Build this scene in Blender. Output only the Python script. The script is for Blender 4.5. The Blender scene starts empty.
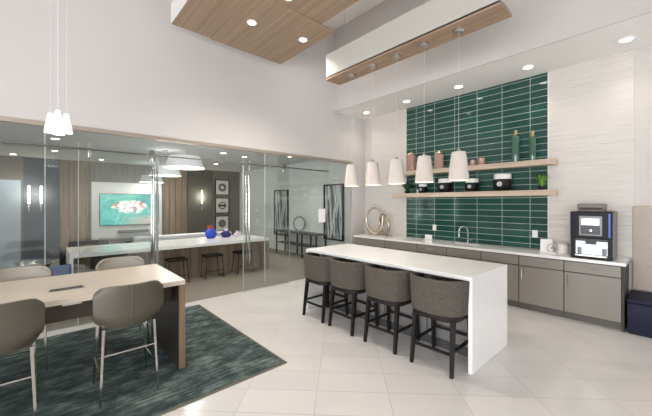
import bpy, bmesh, math, random
from mathutils import Vector, Matrix, noise
PI = math.pi
random.seed(4)
SC = bpy.context.scene
COL = SC.collection

# ------------------------------------------------------------------ materials
def nmat(name):
    m = bpy.data.materials.new(name); m.use_nodes = True
    nt = m.node_tree
    return m, nt, nt.nodes['Principled BSDF']

def plain(name, col, rough=.5, metal=0., bump=0., bscale=60., vary=0., emit=None, estr=0., coat=0., sheen=0., spec=.5):
    m, nt, b = nmat(name)
    b.inputs['Roughness'].default_value = rough
    b.inputs['Metallic'].default_value = metal
    b.inputs['Coat Weight'].default_value = coat
    b.inputs['Specular IOR Level'].default_value = spec
    b.inputs['Sheen Weight'].default_value = sheen
    b.inputs['Base Color'].default_value = (*col, 1)
    tc = nt.nodes.new('ShaderNodeTexCoord')
    nz = nt.nodes.new('ShaderNodeTexNoise'); nz.inputs['Scale'].default_value = bscale
    nz.inputs['Detail'].default_value = 4
    nt.links.new(tc.outputs['Object'], nz.inputs['Vector'])
    if vary:
        r = nt.nodes.new('ShaderNodeValToRGB')
        r.color_ramp.elements[0].position = .3; r.color_ramp.elements[1].position = .7
        r.color_ramp.elements[0].color = (*[c*(1-vary) for c in col], 1)
        r.color_ramp.elements[1].color = (*[min(1, c*(1+vary)) for c in col], 1)
        nt.links.new(nz.outputs['Fac'], r.inputs['Fac'])
        nt.links.new(r.outputs['Color'], b.inputs['Base Color'])
    if bump:
        bp = nt.nodes.new('ShaderNodeBump'); bp.inputs['Strength'].default_value = bump
        bp.inputs['Distance'].default_value = .004
        nt.links.new(nz.outputs['Fac'], bp.inputs['Height'])
        nt.links.new(bp.outputs['Normal'], b.inputs['Normal'])
    if emit:
        b.inputs['Emission Color'].default_value = (*emit, 1)
        b.inputs['Emission Strength'].default_value = estr
    return m

def mapped(nt, scale=(1, 1, 1), rot=(0, 0, 0), loc=(0, 0, 0), coord='Object'):
    tc = nt.nodes.new('ShaderNodeTexCoord'); mp = nt.nodes.new('ShaderNodeMapping')
    mp.inputs['Scale'].default_value = scale; mp.inputs['Rotation'].default_value = rot
    mp.inputs['Location'].default_value = loc
    nt.links.new(tc.outputs[coord], mp.inputs['Vector'])
    return mp.outputs['Vector']

def ramp(nt, fac, stops):
    r = nt.nodes.new('ShaderNodeValToRGB'); e = r.color_ramp.elements
    while len(e) < len(stops): e.new(.5)
    for k, (p, c) in enumerate(stops):
        e[k].position = p; e[k].color = (*c, 1)
    nt.links.new(fac, r.inputs['Fac'])
    return r.outputs['Color']

def wood(name, dark, light, along='x', rough=.45, freq=14, coarse=.8):
    m, nt, b = nmat(name)
    sc = {'x': (coarse, freq, freq), 'y': (freq, coarse, freq), 'z': (freq, freq, coarse)}[along]
    v = mapped(nt, sc)
    n = nt.nodes.new('ShaderNodeTexNoise'); n.inputs['Scale'].default_value = 1.0
    n.inputs['Detail'].default_value = 8; n.inputs['Roughness'].default_value = .65
    n.inputs['Distortion'].default_value = .4
    nt.links.new(v, n.inputs['Vector'])
    c = ramp(nt, n.outputs['Fac'], [(.3, dark), (.5, tuple((a+c)/2 for a, c in zip(dark, light))), (.68, light)])
    nt.links.new(c, b.inputs['Base Color'])
    b.inputs['Roughness'].default_value = rough; b.inputs['Specular IOR Level'].default_value = .3
    return m

def glossmix(name, tint, base=.04, gain=1., rough=.0, refl=(1, 1, 1)):
    """thin architectural glass: tinted see-through with a Schlick mirror on top"""
    m = bpy.data.materials.new(name); m.use_nodes = True; nt = m.node_tree
    nt.nodes.clear()
    out = nt.nodes.new('ShaderNodeOutputMaterial')
    tr = nt.nodes.new('ShaderNodeBsdfTransparent'); tr.inputs[0].default_value = (*tint, 1)
    gl = nt.nodes.new('ShaderNodeBsdfGlossy'); gl.inputs['Roughness'].default_value = rough
    gl.inputs[0].default_value = (*refl, 1)
    g = nt.nodes.new('ShaderNodeNewGeometry')
    dot = nt.nodes.new('ShaderNodeVectorMath'); dot.operation = 'DOT_PRODUCT'
    nt.links.new(g.outputs['Normal'], dot.inputs[0]); nt.links.new(g.outputs['Incoming'], dot.inputs[1])
    def M(op, a, b=None):
        n = nt.nodes.new('ShaderNodeMath'); n.operation = op
        for i, q in enumerate((a, b)):
            if q is None: continue
            if isinstance(q, (int, float)): n.inputs[i].default_value = q
            else: nt.links.new(q, n.inputs[i])
        return n.outputs[0]
    c = M('ABSOLUTE', dot.outputs['Value'])
    f = M('POWER', M('SUBTRACT', 1., c), 5.)
    f = M('ADD', M('MULTIPLY', f, (1-base)*gain), base)
    mx = nt.nodes.new('ShaderNodeMixShader')
    nt.links.new(f, mx.inputs[0]); nt.links.new(tr.outputs[0], mx.inputs[1]); nt.links.new(gl.outputs[0], mx.inputs[2])
    nt.links.new(mx.outputs[0], out.inputs[0])
    return m

def emitter(name, col, strength):
    m, nt, b = nmat(name)
    b.inputs['Base Color'].default_value = (*col, 1)
    b.inputs['Emission Color'].default_value = (*col, 1)
    b.inputs['Emission Strength'].default_value = strength
    return m

def brick_mat(name, c1, c2, grout, w, h, mortar, rot=(0, 0, 0), loc=(0, 0, 0), rough=.3, swap=False, vary=None, bump=.3, groutrough=.7):
    """stacked (not staggered) tiles; swap: use object (y, z) as the tile plane"""
    m, nt, b = nmat(name)
    tc = nt.nodes.new('ShaderNodeTexCoord')
    src = tc.outputs['Object']
    if swap:
        s = nt.nodes.new('ShaderNodeSeparateXYZ'); cb = nt.nodes.new('ShaderNodeCombineXYZ')
        nt.links.new(src, s.inputs[0])
        nt.links.new(s.outputs['Y'], cb.inputs['X']); nt.links.new(s.outputs['Z'], cb.inputs['Y'])
        src = cb.outputs[0]
    mp = nt.nodes.new('ShaderNodeMapping'); mp.vector_type = 'POINT'
    mp.inputs['Rotation'].default_value = rot; mp.inputs['Location'].default_value = loc
    nt.links.new(src, mp.inputs['Vector'])
    br = nt.nodes.new('ShaderNodeTexBrick'); br.offset = 0; br.squash = 1
    br.inputs['Scale'].default_value = 1
    br.inputs['Brick Width'].default_value = w; br.inputs['Row Height'].default_value = h
    br.inputs['Mortar Size'].default_value = mortar; br.inputs['Mortar Smooth'].default_value = .1
    br.inputs['Color1'].default_value = (*c1, 1); br.inputs['Color2'].default_value = (*c2, 1)
    br.inputs['Mortar'].default_value = (*grout, 1)
    nt.links.new(mp.outputs[0], br.inputs['Vector'])
    col = br.outputs['Color']
    if vary:
        n = nt.nodes.new('ShaderNodeTexNoise'); n.inputs['Scale'].default_value = vary[0]; n.inputs['Detail'].default_value = 5
        nt.links.new(mp.outputs[0], n.inputs['Vector'])
        cr = ramp(nt, n.outputs['Fac'], [(.3, (1-vary[1],)*3), (.7, (1, 1, 1))])
        mx = nt.nodes.new('ShaderNodeMix'); mx.data_type = 'RGBA'; mx.blend_type = 'MULTIPLY'
        mx.inputs['Factor'].default_value = 1
        nt.links.new(col, mx.inputs['A']); nt.links.new(cr, mx.inputs['B'])
        col = mx.outputs['Result']
    nt.links.new(col, b.inputs['Base Color'])
    rr = nt.nodes.new('ShaderNodeMapRange')
    rr.inputs['To Min'].default_value = rough; rr.inputs['To Max'].default_value = groutrough
    nt.links.new(br.outputs['Fac'], rr.inputs['Value']); nt.links.new(rr.outputs[0], b.inputs['Roughness'])
    bp = nt.nodes.new('ShaderNodeBump'); bp.invert = True
    bp.inputs['Strength'].default_value = bump; bp.inputs['Distance'].default_value = .003
    nt.links.new(br.outputs['Fac'], bp.inputs['Height']); nt.links.new(bp.outputs['Normal'], b.inputs['Normal'])
    return m

M = {}
M['wall'] = plain('wall_paint', (.57, .545, .53), .7, bump=.05, bscale=90)
M['wall_r'] = plain('side_wall_paint', (.60, .57, .545), .7)
M['ceil'] = plain('ceiling_paint', (.80, .775, .75), .8)
M['ceil2'] = plain('meeting_ceiling_paint', (.62, .65, .65), .8)
M['floor'] = brick_mat('floor_tile', (.69, .665, .64), (.65, .63, .605), (.44, .42, .40), .608, .304, .0035,
                       rot=(0, 0, math.radians(45)), rough=.2, vary=(1.6, .08), bump=.12, groutrough=.5)
M['carpet'] = plain('grey_carpet', (.21, .185, .15), .95, bump=.5, bscale=140, vary=.25)
M['tile'] = brick_mat('green_glass_tile', (.020, .070, .058), (.028, .095, .078), (.46, .56, .50), .43, .110, .0038,
                      loc=(-1.57+.43*4, -1.16+.11*20, 0), rough=.07, swap=True, vary=(3.0, .22), bump=.4)
M['cab'] = plain('grey_lacquer', (.24, .218, .19), .4)
M['cab_dark'] = plain('cabinet_carcass', (.035, .033, .03), .6)
M['quartz'] = plain('white_quartz', (.80, .80, .79), .18, vary=.02, bscale=6)
M['chrome'] = plain('polished_steel', (.50, .49, .47), .12, metal=1)
M['steel'] = plain('satin_steel', (.55, .55, .54), .35, metal=1)
M['bronze'] = plain('header_channel_metal', (.42, .37, .31), .4, metal=.6)
M['gold'] = plain('pale_gold', (.80, .66, .42), .28, metal=1)
M['champ'] = plain('champagne_silver', (.50, .42, .34), .32, metal=1, bump=.4, bscale=25)
M['white'] = plain('white_paint', (.82, .82, .80), .4)
M['whitec'] = plain('white_ceramic', (.80, .79, .77), .15)
M['black'] = plain('black_plastic', (.010, .010, .012), .45, spec=.3)
M['blackg'] = plain('black_gloss', (.006, .006, .008), .45, spec=.25)
M['dwood'] = wood('espresso_wood', (.006, .0045, .0035), (.014, .010, .008), 'z', .6, 30, 2)
M['tweed'] = plain('grey_tweed', (.090, .078, .066), .95, bump=1., bscale=110, vary=.45, spec=.2)
M['leather'] = plain('taupe_leather', (.072, .062, .044), .5, bump=.15, bscale=200)
M['leather_in'] = plain('lit_inner_leather', (.34, .31, .265), .5, bump=.15, bscale=200)  # inner leather painted lighter for the light falling on the chair backs
M['seam'] = plain('seam_thread', (.11, .095, .08), .7)
M['oak'] = wood('light_oak', (.50, .42, .33), (.68, .61, .52), 'x', .35, 20, .7)
M['walnut_z'] = wood('leg_wood_edge', (.15, .10, .062), (.26, .18, .115), 'z', .45, 26, 1)
M['walnutd'] = wood('table_end_dark', (.016, .013, .011), (.035, .028, .022), 'z', .35, 26, 1)
M['shelfwood'] = wood('shelf_oak', (.45, .35, .26), (.66, .55, .44), 'y', .5, 26, .9)
M['cloud'] = wood('ceiling_oak', (.27, .19, .125), (.42, .31, .215), 'y', .5, 24, .3)
M['beamwood'] = wood('beam_oak', (.26, .175, .115), (.42, .30, .21), 'y', .5, 26, .6)
M['panelw'] = wood('meeting_room_panel_wood', (.20, .155, .115), (.36, .30, .235), 'z', .5, 14, .5)
M['panelg'] = wood('meeting_room_grey_wood', (.22, .215, .20), (.36, .35, .325), 'z', .5, 14, .5)
M['basew'] = wood('counter_base_wood', (.17, .125, .09), (.33, .26, .19), 'z', .5, 12, .5)
M['islandb'] = plain('island_base_grey', (.20, .195, .19), .5)
M['slate'] = plain('slate_green_wall', (.12, .12, .10), .7)
M['blueg'] = plain('blue_grey_wall', (.10, .12, .145), .7)
M['taupe'] = plain('taupe_wall', (.20, .185, .16), .7)
M['icew'] = plain('pale_blue_grey_wall', (.66, .70, .68), .6)
M['navy'] = plain('navy_vinyl', (.014, .015, .036), .55, bump=.2, bscale=120, spec=.25)
M['uph'] = plain('beige_upholstery', (.47, .42, .37), .8, bump=.3, bscale=160)
M['shade'] = plain('linen_shade', (.55, .50, .455), .8, bump=.3, bscale=200)
M['shade_in'] = emitter('shade_inner_glow', (1, .93, .82), .7)
M['cord'] = plain('grey_cord', (.60, .60, .60), .5)
M['lamp'] = emitter('downlight_glow', (1, .93, .82), 14)
M['lamp2'] = emitter('small_pendant_glow', (1, .97, .92), 5)
M['drum'] = plain('white_drum_shade', (.78, .80, .79), .6, emit=(.95, 1, 1), estr=.15)
M['drumglow'] = emitter('drum_diffuser', (1, .99, .96), 3)
M['sconce'] = emitter('sconce_tube', (1, .92, .76), 5)
M['pinkg'] = plain('pink_glass_jar', (.40, .255, .215), .2, coat=.5)
M['greeng'] = plain('sage_green_bottle', (.045, .115, .085), .12, coat=.6)
M['leaf'] = plain('leaf_green', (.14, .32, .04), .5, vary=.3, bscale=20)
M['leafd'] = plain('dark_leaf_green', (.03, .09, .05), .5, vary=.3, bscale=20)
M['paper'] = plain('white_paper', (.85, .84, .83), .6)
M['dgrey'] = plain('dark_grey', (.06, .06, .06), .5)
M['mgrey'] = plain('mid_grey', (.25, .26, .25), .5)
M['lgrey'] = plain('light_grey_fabric', (.55, .56, .56), .9, bump=.3)
M['bluef'] = plain('bright_blue_cloth', (.03, .07, .50), .7, vary=.3, bscale=18)
M['navyf'] = plain('dark_blue_cloth', (.02, .03, .16), .7)
M['dnavy'] = plain('dark_navy_fabric', (.028, .028, .045), .8)
M['lilac'] = plain('pale_lilac_tissue', (.62, .56, .68), .8)
M['redf'] = plain('red_tissue', (.50, .10, .09), .7)
M['glass'] = glossmix('clear_glass_pane', (.95, .965, .96), .05, .9)
M['glassedge'] = plain('glass_edge_green', (.46, .54, .52), .3)
M['frost'] = plain('frosted_window_glass', (.42, .50, .58), .35)

def wave_wall():
    m, nt, b = nmat('white_wave_tile')
    b.inputs['Base Color'].default_value = (.63, .60, .56, 1); b.inputs['Roughness'].default_value = .4
    v = mapped(nt, (1, 1.0, 24))
    n = nt.nodes.new('ShaderNodeTexNoise'); n.inputs['Scale'].default_value = 1.6
    n.inputs['Detail'].default_value = 1.5; n.inputs['Distortion'].default_value = .6
    nt.links.new(v, n.inputs['Vector'])
    bp = nt.nodes.new('ShaderNodeBump'); bp.inputs['Strength'].default_value = .6; bp.inputs['Distance'].default_value = .025
    nt.links.new(n.outputs['Fac'], bp.inputs['Height']); nt.links.new(bp.outputs['Normal'], b.inputs['Normal'])
    return m
M['wave'] = wave_wall()

def rug_mat():
    m, nt, b = nmat('teal_streaked_rug')
    v = mapped(nt, (1.6, 44, 1))
    n = nt.nodes.new('ShaderNodeTexNoise'); n.inputs['Scale'].default_value = 1.3; n.inputs['Detail'].default_value = 7
    n.inputs['Roughness'].default_value = .7; nt.links.new(v, n.inputs['Vector'])
    v2 = mapped(nt, (1, 1.5, 1))
    n2 = nt.nodes.new('ShaderNodeTexNoise'); n2.inputs['Scale'].default_value = 4.5; n2.inputs['Detail'].default_value = 8
    n2.inputs['Roughness'].default_value = .7; nt.links.new(v2, n2.inputs['Vector'])
    a = nt.nodes.new('ShaderNodeMix'); a.data_type = 'FLOAT'; a.inputs['Factor'].default_value = .5
    nt.links.new(n.outputs['Fac'], a.inputs['A']); nt.links.new(n2.outputs['Fac'], a.inputs['B'])
    c = ramp(nt, a.outputs['Result'], [(.40, (.010, .016, .015)), (.47, (.026, .043, .042)), (.52, (.062, .094, .088)), (.58, (.15, .18, .16)), (.66, (.30, .30, .26))])
    nt.links.new(c, b.inputs['Base Color']); b.inputs['Roughness'].default_value = .95
    bp = nt.nodes.new('ShaderNodeBump'); bp.inputs['Strength'].default_value = .5; bp.inputs['Distance'].default_value = .006
    nt.links.new(n.outputs['Fac'], bp.inputs['Height']); nt.links.new(bp.outputs['Normal'], b.inputs['Normal'])
    return m
M['rug'] = rug_mat()
M['rugedge'] = plain('rug_binding', (.13, .115, .09), .9)

def screen_mat():
    m, nt, b = nmat('television_picture')
    b.inputs['Base Color'].default_value = (.01, .01, .01, 1); b.inputs['Roughness'].default_value = .15
    v = mapped(nt, (1, 1, 1.4), loc=(.35, 0, .1))
    n = nt.nodes.new('ShaderNodeTexNoise'); n.inputs['Scale'].default_value = 3.2; n.inputs['Detail'].default_value = 4
    n.inputs['Distortion'].default_value = 1.2; nt.links.new(v, n.inputs['Vector'])
    n2 = nt.nodes.new('ShaderNodeTexNoise'); n2.inputs['Scale'].default_value = 6; n2.inputs['Detail'].default_value = 3
    nt.links.new(v, n2.inputs['Vector'])
    tc = nt.nodes.new('ShaderNodeTexCoord'); s = nt.nodes.new('ShaderNodeSeparateXYZ')
    nt.links.new(tc.outputs['Object'], s.inputs[0])
    # a pale splash mass along the upper middle of the picture, turquoise below with pink shallows
    def Mth(op, a, bb, clamp=False):
        q = nt.nodes.new('ShaderNodeMath'); q.operation = op; q.use_clamp = clamp
        for i, z in enumerate((a, bb)):
            if isinstance(z, (int, float)): q.inputs[i].default_value = z
            else: nt.links.new(z, q.inputs[i])
        return q.outputs[0]
    base = ramp(nt, n.outputs['Fac'], [(.3, (.02, .30, .30)), (.5, (.10, .46, .38)), (.7, (.22, .58, .50))])
    low = Mth('MULTIPLY', Mth('SUBTRACT', -.12, s.outputs['Z']), 4.5, True)
    low = Mth('MULTIPLY', low, Mth('ADD', Mth('MULTIPLY', s.outputs['X'], 1.2), .4, True), True)
    mx = nt.nodes.new('ShaderNodeMix'); mx.data_type = 'RGBA'; mx.inputs['B'].default_value = (.55, .42, .38, 1)
    nt.links.new(low, mx.inputs['Factor']); nt.links.new(base, mx.inputs['A'])
    band = Mth('SUBTRACT', .9, Mth('MULTIPLY', Mth('ABSOLUTE', Mth('SUBTRACT', s.outputs['Z'], .12), 0), 2.7), True)
    side = Mth('SUBTRACT', 1.25, Mth('MULTIPLY', Mth('ABSOLUTE', s.outputs['X'], 0), 1.6), True)
    mask = Mth('MULTIPLY', Mth('MULTIPLY', band, side), Mth('MULTIPLY', n2.outputs['Fac'], 2.2))
    mask = Mth('MULTIPLY', Mth('SUBTRACT', mask, .34), 6, True)
    spl = ramp(nt, n.outputs['Fac'], [(.35, (.62, .22, .12)), (.42, (.80, .74, .70)), (.55, (.86, .88, .86)), (.64, (.60, .28, .20)), (.7, (.10, .35, .36))])
    m2 = nt.nodes.new('ShaderNodeMix'); m2.data_type = 'RGBA'
    nt.links.new(mask, m2.inputs['Factor']); nt.links.new(mx.outputs['Result'], m2.inputs['A']); nt.links.new(spl, m2.inputs['B'])
    nt.links.new(m2.outputs['Result'], b.inputs['Emission Color']); b.inputs['Emission Strength'].default_value = 1.25
    return m
M['screen'] = screen_mat()

def bark_mat():
    m, nt, b = nmat('birch_trunk_print')
    v = mapped(nt, (1, 9, .9))
    n = nt.nodes.new('ShaderNodeTexNoise'); n.inputs['Scale'].default_value = 1.4; n.inputs['Detail'].default_value = 5
    n.inputs['Distortion'].default_value = .3; nt.links.new(v, n.inputs['Vector'])
    c = ramp(nt, n.outputs['Fac'], [(.36, (.015, .018, .025)), (.46, (.10, .12, .15)), (.52, (.45, .48, .5)), (.62, (.65, .67, .67)), (.7, (.1, .11, .13))])
    nt.links.new(c, b.inputs['Base Color']); b.inputs['Roughness'].default_value = .3
    return m
M['bark'] = bark_mat()

# ------------------------------------------------------------------ mesh helpers
def B(): return bmesh.new()

def box(bm, x0, x1, y0, y1, z0, z1, bev=0., seg=2, mi=0):
    vs = [bm.verts.new((x, y, z)) for x in (x0, x1) for y in (y0, y1) for z in (z0, z1)]
    q = [(0, 1, 3, 2), (4, 6, 7, 5), (0, 4, 5, 1), (2, 3, 7, 6), (0, 2, 6, 4), (1, 5, 7, 3)]
    fs = [bm.faces.new([vs[i] for i in f]) for f in q]
    for f in fs: f.material_index = mi
    if bev:
        es = list({e for f in fs for e in f.edges})
        bmesh.ops.bevel(bm, geom=es, offset=bev, segments=seg, affect='EDGES', profile=.5)
    return fs

def ring_pts(c, t, r, seg, up=Vector((0, 0, 1)), sq=False):
    t = Vector(t).normalized()
    if abs(t.dot(up)) > .98: up = Vector((1, 0, 0))
    a = t.cross(up).normalized(); b = a.cross(t).normalized()
    off = PI/4 if sq else 0
    return [Vector(c) + a*r*math.cos(off+2*PI*k/seg) + b*r*math.sin(off+2*PI*k/seg) for k in range(seg)]

def tube(bm, pts, r, seg=10, closed=False, sq=False):
    """swept tube through pts; r a number or a list"""
    pts = [Vector(p) for p in pts]; n = len(pts)
    if sq: seg = 4
    rings = []
    for i, p in enumerate(pts):
        if closed: t = pts[(i+1) % n]-pts[i-1]
        else: t = pts[min(i+1, n-1)]-pts[max(i-1, 0)]
        rr = r[i] if isinstance(r, (list, tuple)) else r
        rings.append([bm.verts.new(q) for q in ring_pts(p, t, rr, seg, sq=sq)])
    m = n if closed else n-1
    for i in range(m):
        a, b = rings[i], rings[(i+1) % n]
        for k in range(seg):
            bm.faces.new((a[k], a[(k+1) % seg], b[(k+1) % seg], b[k]))
    if not closed:
        bm.faces.new(rings[0][::-1]); bm.faces.new(rings[-1])

def lathe(bm, prof, c=(0, 0, 0), seg=24, cap=True):
    """prof: list of (radius, z)"""
    rings = []
    for r, z in prof:
        rings.append([bm.verts.new((c[0]+r*math.cos(2*PI*k/seg), c[1]+r*math.sin(2*PI*k/seg), c[2]+z)) for k in range(seg)])
    for a, b in zip(rings, rings[1:]):
        for k in range(seg):
            bm.faces.new((a[k], a[(k+1) % seg], b[(k+1) % seg], b[k]))
    if cap:
        bm.faces.new(rings[0][::-1]); bm.faces.new(rings[-1])

def prism(bm, poly, z0, z1, bev=0.):
    lo = [bm.verts.new((x, y, z0)) for x, y in poly]; hi = [bm.verts.new((x, y, z1)) for x, y in poly]
    n = len(poly); fs = [bm.faces.new(lo[::-1]), bm.faces.new(hi)]
    for k in range(n): fs.append(bm.faces.new((lo[k], lo[(k+1) % n], hi[(k+1) % n], hi[k])))
    if bev:
        es = [e for e in fs[1].edges]+[e for e in fs[0].edges]
        bmesh.ops.bevel(bm, geom=es, offset=bev, segments=3, affect='EDGES', profile=.5)

def sweep_sheet(bm, grid, thick):
    """closed shell from a grid of points with an inward offset of thick"""
    R, Cn = len(grid), len(grid[0])
    def nrm(i, j):
        a = Vector(grid[min(i+1, R-1)][j])-Vector(grid[max(i-1, 0)][j])
        b = Vector(grid[i][min(j+1, Cn-1)])-Vector(grid[i][max(j-1, 0)])
        return a.cross(b).normalized()
    A = [[bm.verts.new(grid[i][j]) for j in range(Cn)] for i in range(R)]
    Bv = [[bm.verts.new(Vector(grid[i][j])+nrm(i, j)*thick) for j in range(Cn)] for i in range(R)]
    for i in range(R-1):
        for j in range(Cn-1):
            bm.faces.new((A[i][j], A[i][j+1], A[i+1][j+1], A[i+1][j]))
            bm.faces.new((Bv[i][j], Bv[i+1][j], Bv[i+1][j+1], Bv[i][j+1]))
    for j in range(Cn-1):
        bm.faces.new((A[0][j+1], A[0][j], Bv[0][j], Bv[0][j+1]))
        bm.faces.new((A[-1][j], A[-1][j+1], Bv[-1][j+1], Bv[-1][j]))
    for i in range(R-1):
        bm.faces.new((A[i][0], A[i+1][0], Bv[i+1][0], Bv[i][0]))
        bm.faces.new((A[i+1][-1], A[i][-1], Bv[i][-1], Bv[i+1][-1]))

def obj(name, bm, mat, parent=None, smooth=False, loc=None, sub=0, bev=0., angle=40):
    bmesh.ops.recalc_face_normals(bm, faces=bm.faces)
    me = bpy.data.meshes.new(name); bm.to_mesh(me); bm.free()
    for mm in (mat if isinstance(mat, (list, tuple)) else [mat]): me.materials.append(mm)
    if smooth:
        for p in me.polygons: p.use_smooth = True
        try: me.set_sharp_from_angle(angle=math.radians(angle))
        except Exception: pass
    o = bpy.data.objects.new(name, me); COL.objects.link(o)
    if parent: o.parent = parent
    if loc: o.location = loc
    if bev:
        d = o.modifiers.new('bevel', 'BEVEL'); d.width = bev; d.segments = 3; d.limit_method = 'ANGLE'
    if sub:
        d = o.modifiers.new('sub', 'SUBSURF'); d.levels = sub; d.render_levels = sub
    return o

def tag(o, label, cat, group=None, kind=None):
    o['label'] = label; o['category'] = cat
    if group: o['group'] = group
    if kind: o['kind'] = kind
    return o

def thing(name, label, cat, loc=(0, 0, 0), rz=0, group=None):
    o = bpy.data.objects.new(name, None); COL.objects.link(o)
    o.location = loc; o.rotation_euler = (0, 0, rz); o.empty_display_size = .1
    return tag(o, label, cat, group)

def struct(name, bm, mat, smooth=False, parent=None):
    o = obj(name, bm, mat, parent, smooth)
    if not parent: o['kind'] = 'structure'
    return o

def dup(root, label, loc, rz=None, group=None):
    r = root.copy(); COL.objects.link(r); r.location = loc
    if rz is not None: r.rotation_euler = (0, 0, rz)
    r['label'] = label
    if group: r['group'] = group
    for ch in list(root.children):
        c = ch.copy(); COL.objects.link(c); c.parent = r
        for g in list(ch.children):
            d = g.copy(); COL.objects.link(d); d.parent = c
    return r

# ------------------------------------------------------------------ room shell
XW, YG, YF = 6.03, 5.2, 12.05          # kitchen wall, glass wall, far wall of the meeting room
XL, YB = -4.2, -3.6                    # left wall, wall behind the camera
ZH, ZK, ZM, ZC = 2.63, 3.73, 2.9, 5.6  # header, kitchen soffit, meeting-room ceiling, hall ceiling

def sbox(name, mat, *a, **k):
    bm = B(); box(bm, *a, **k); return struct(name, bm, mat)

fl = sbox('floor', M['floor'], XL, XW, YB, YG+.05, -.1, 0)
# tile grid runs at 45 degrees to the walls
for n in fl.data.materials[0].node_tree.nodes:
    if n.type == 'MAPPING': n.inputs['Location'].default_value = (.213+.608*20, -2.98+.304*40, 0)
sbox('floor_meeting', M['carpet'], XL, XW, YG+.05, YF, -.1, 0)
sbox('ceiling', M['ceil'], XL, 4.97, YB, YG, ZC, ZC+.1)
sbox('ceiling_kitchen', M['ceil'], 4.98, XW, YB, YG, ZK, ZC)
sbox('wall_fascia', M['wall'], 4.955, 4.98, YB, YG, ZK, ZC)
sbox('ceiling_meeting', M['ceil2'], XL, XW, YG+.2, YF, ZM, ZM+.1)
bm = B(); box(bm, XL, XW, YG, YG+.2, ZH, ZC+.1); box(bm, 5.56, XW, YG, YG+.2, 0, ZH)
struct('wall_header', bm, M['wall'])
sbox('trim_1', M['bronze'], XL, 5.56, YG-.012, YG+.06, ZH-.055, ZH+.0)
sbox('wall_right', M['wall_r'], XW, XW+.15, YB-.1, YG+.2, 0, ZC+.1)
sbox('wall_meeting_right', M['icew'], XW, XW+.15, YG+.2, YF+.1, 0, ZM+.1)
sbox('wall_meeting_back', M['taupe'], XL-.1, XW, YF, YF+.12, 0, ZM+.1)
sbox('wall_meeting_left', M['taupe'], XL-.12, XL, YG+.2, YF, 0, ZM+.1)

def wall_with_windows(name, along, pos, a0, a1, wins, z0, z1, th=.15):
    """wall in the plane x=pos (along y) or y=pos (along x) with rectangular openings"""
    bm = B()
    def add(u0, u1, w0, w1):
        if along == 'y': box(bm, pos-th, pos, u0, u1, w0, w1)
        else: box(bm, u0, u1, pos-th, pos, w0, w1)
    add(a0, a1, 0, z0); add(a0, a1, z1, ZC+.1)
    c = a0
    for (w0, w1) in wins: add(c, w0, z0, z1); c = w1
    add(c, a1, z0, z1)
    w = struct(name, bm, M['wall'])
    return w
winsL = [(-3.2, -1.4), (-1.1, .7), (1.0, 2.8)]
winsB = [(-4.0, -2.3), (4.6, 5.5)]
wall_with_windows('wall_left', 'y', XL, YB-.15, YG+.2, winsL, .35, 2.5)
wall_with_windows('wall_back', 'x', YB, XL, XW, winsB, .35, 2.5)
k = 1
for along, pos, ws in (('y', XL, winsL), ('x', YB, winsB)):
    for a, b in ws:
        bm = B()
        for (u0, u1, w0, w1) in [(a, a+.06, .35, 2.5), (b-.06, b, .35, 2.5), (a, b, .35, .41), (a, b, 2.44, 2.5), (a, b, 1.4, 1.45), ((a+b)/2-.025, (a+b)/2+.025, .35, 2.5)]:
            if along == 'y': box(bm, pos-.1, pos-.04, u0, u1, w0, w1)
            else: box(bm, u0, u1, pos-.1, pos-.04, w0, w1)
        struct('window_%d' % k, bm, M['dgrey']); k += 1

# wall finishes of the kitchen side
sbox('trim_2', M['tile'], XW-.012, XW, 1.32, 3.96, .864, ZK)
sbox('trim_3', M['wave'], XW-.03, XW, .33, 1.32, .864, ZK)
sbox('trim_4', M['wave'], XW-.03, XW, 3.96, 4.94, .864, ZK)

sbox('trim_11', M['white'], XW-.034, XW, 1.312, 1.3205, .864, ZK)

# wall finishes of the meeting room, left to right
def slats(name, x0, x1, mat, z0=0., z1=ZM, step=.22, proud=.03):
    bm = B(); x = x0
    while x < x1-.02:
        box(bm, x+.004, min(x+step, x1)-.004, YF-proud, YF, z0, z1); x += step
    return struct(name, bm, mat)
sbox('trim_5', M['blueg'], -.45, .33, YF-.02, YF, 0, ZM)
slats('trim_6', .33, 1.06, M['panelw'])
slats('trim_7', 1.06, 3.08, M['panelg'], 2.30, ZM, .12, .02)
sbox('trim_8', M['white'], 1.06, 3.05, YF-.10, YF, .0, 2.28, bev=.01)
slats('trim_9', 3.08, 3.90, M['panelw'])
sbox('trim_10', M['slate'], 3.94, 4.86, YF-.04, YF, 0, ZM-.05)
sbox('window_20', M['frost'], XL+.3, -.50, YF-.03, YF, .0, 2.25)

# ------------------------------------------------------------------ ceiling cloud and beam
CL = thing('ceiling_cloud', 'suspended oak-veneer ceiling panel of two overlapping slabs with downlights', 'ceiling panel', (2.2, 3.2, 4.2))
bm = B(); box(bm, 1.36-2.2, 2.98-2.2, -.8-3.2, 4.84-3.2, .012, .10); obj('upper_slab', bm, M['cloud'], CL)
bm = B(); box(bm, 1.36-2.2, 2.98-2.2, -.8-3.2, 4.84-3.2, .1005, .30)
box(bm, 1.35-2.2, 1.36-2.2, -.8-3.2, 4.84-3.2, .02, .30)
obj('fascia', bm, M['white'], CL)
bm = B(); box(bm, 1.93-2.2, 3.25-2.2, 3.38-3.2, 4.85-3.2, -.004, .0115); obj('lower_slab', bm, M['cloud'], CL)
for sx, sy in ((-.5, -3), (.5, -3), (-.5, 1.2), (.5, 1.2)):
    bm = B(); tube(bm, [(sx, sy, .30), (sx, sy, ZC-4.2)], .006, 8); obj('suspension_rod', bm, M['steel'], CL)

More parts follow.
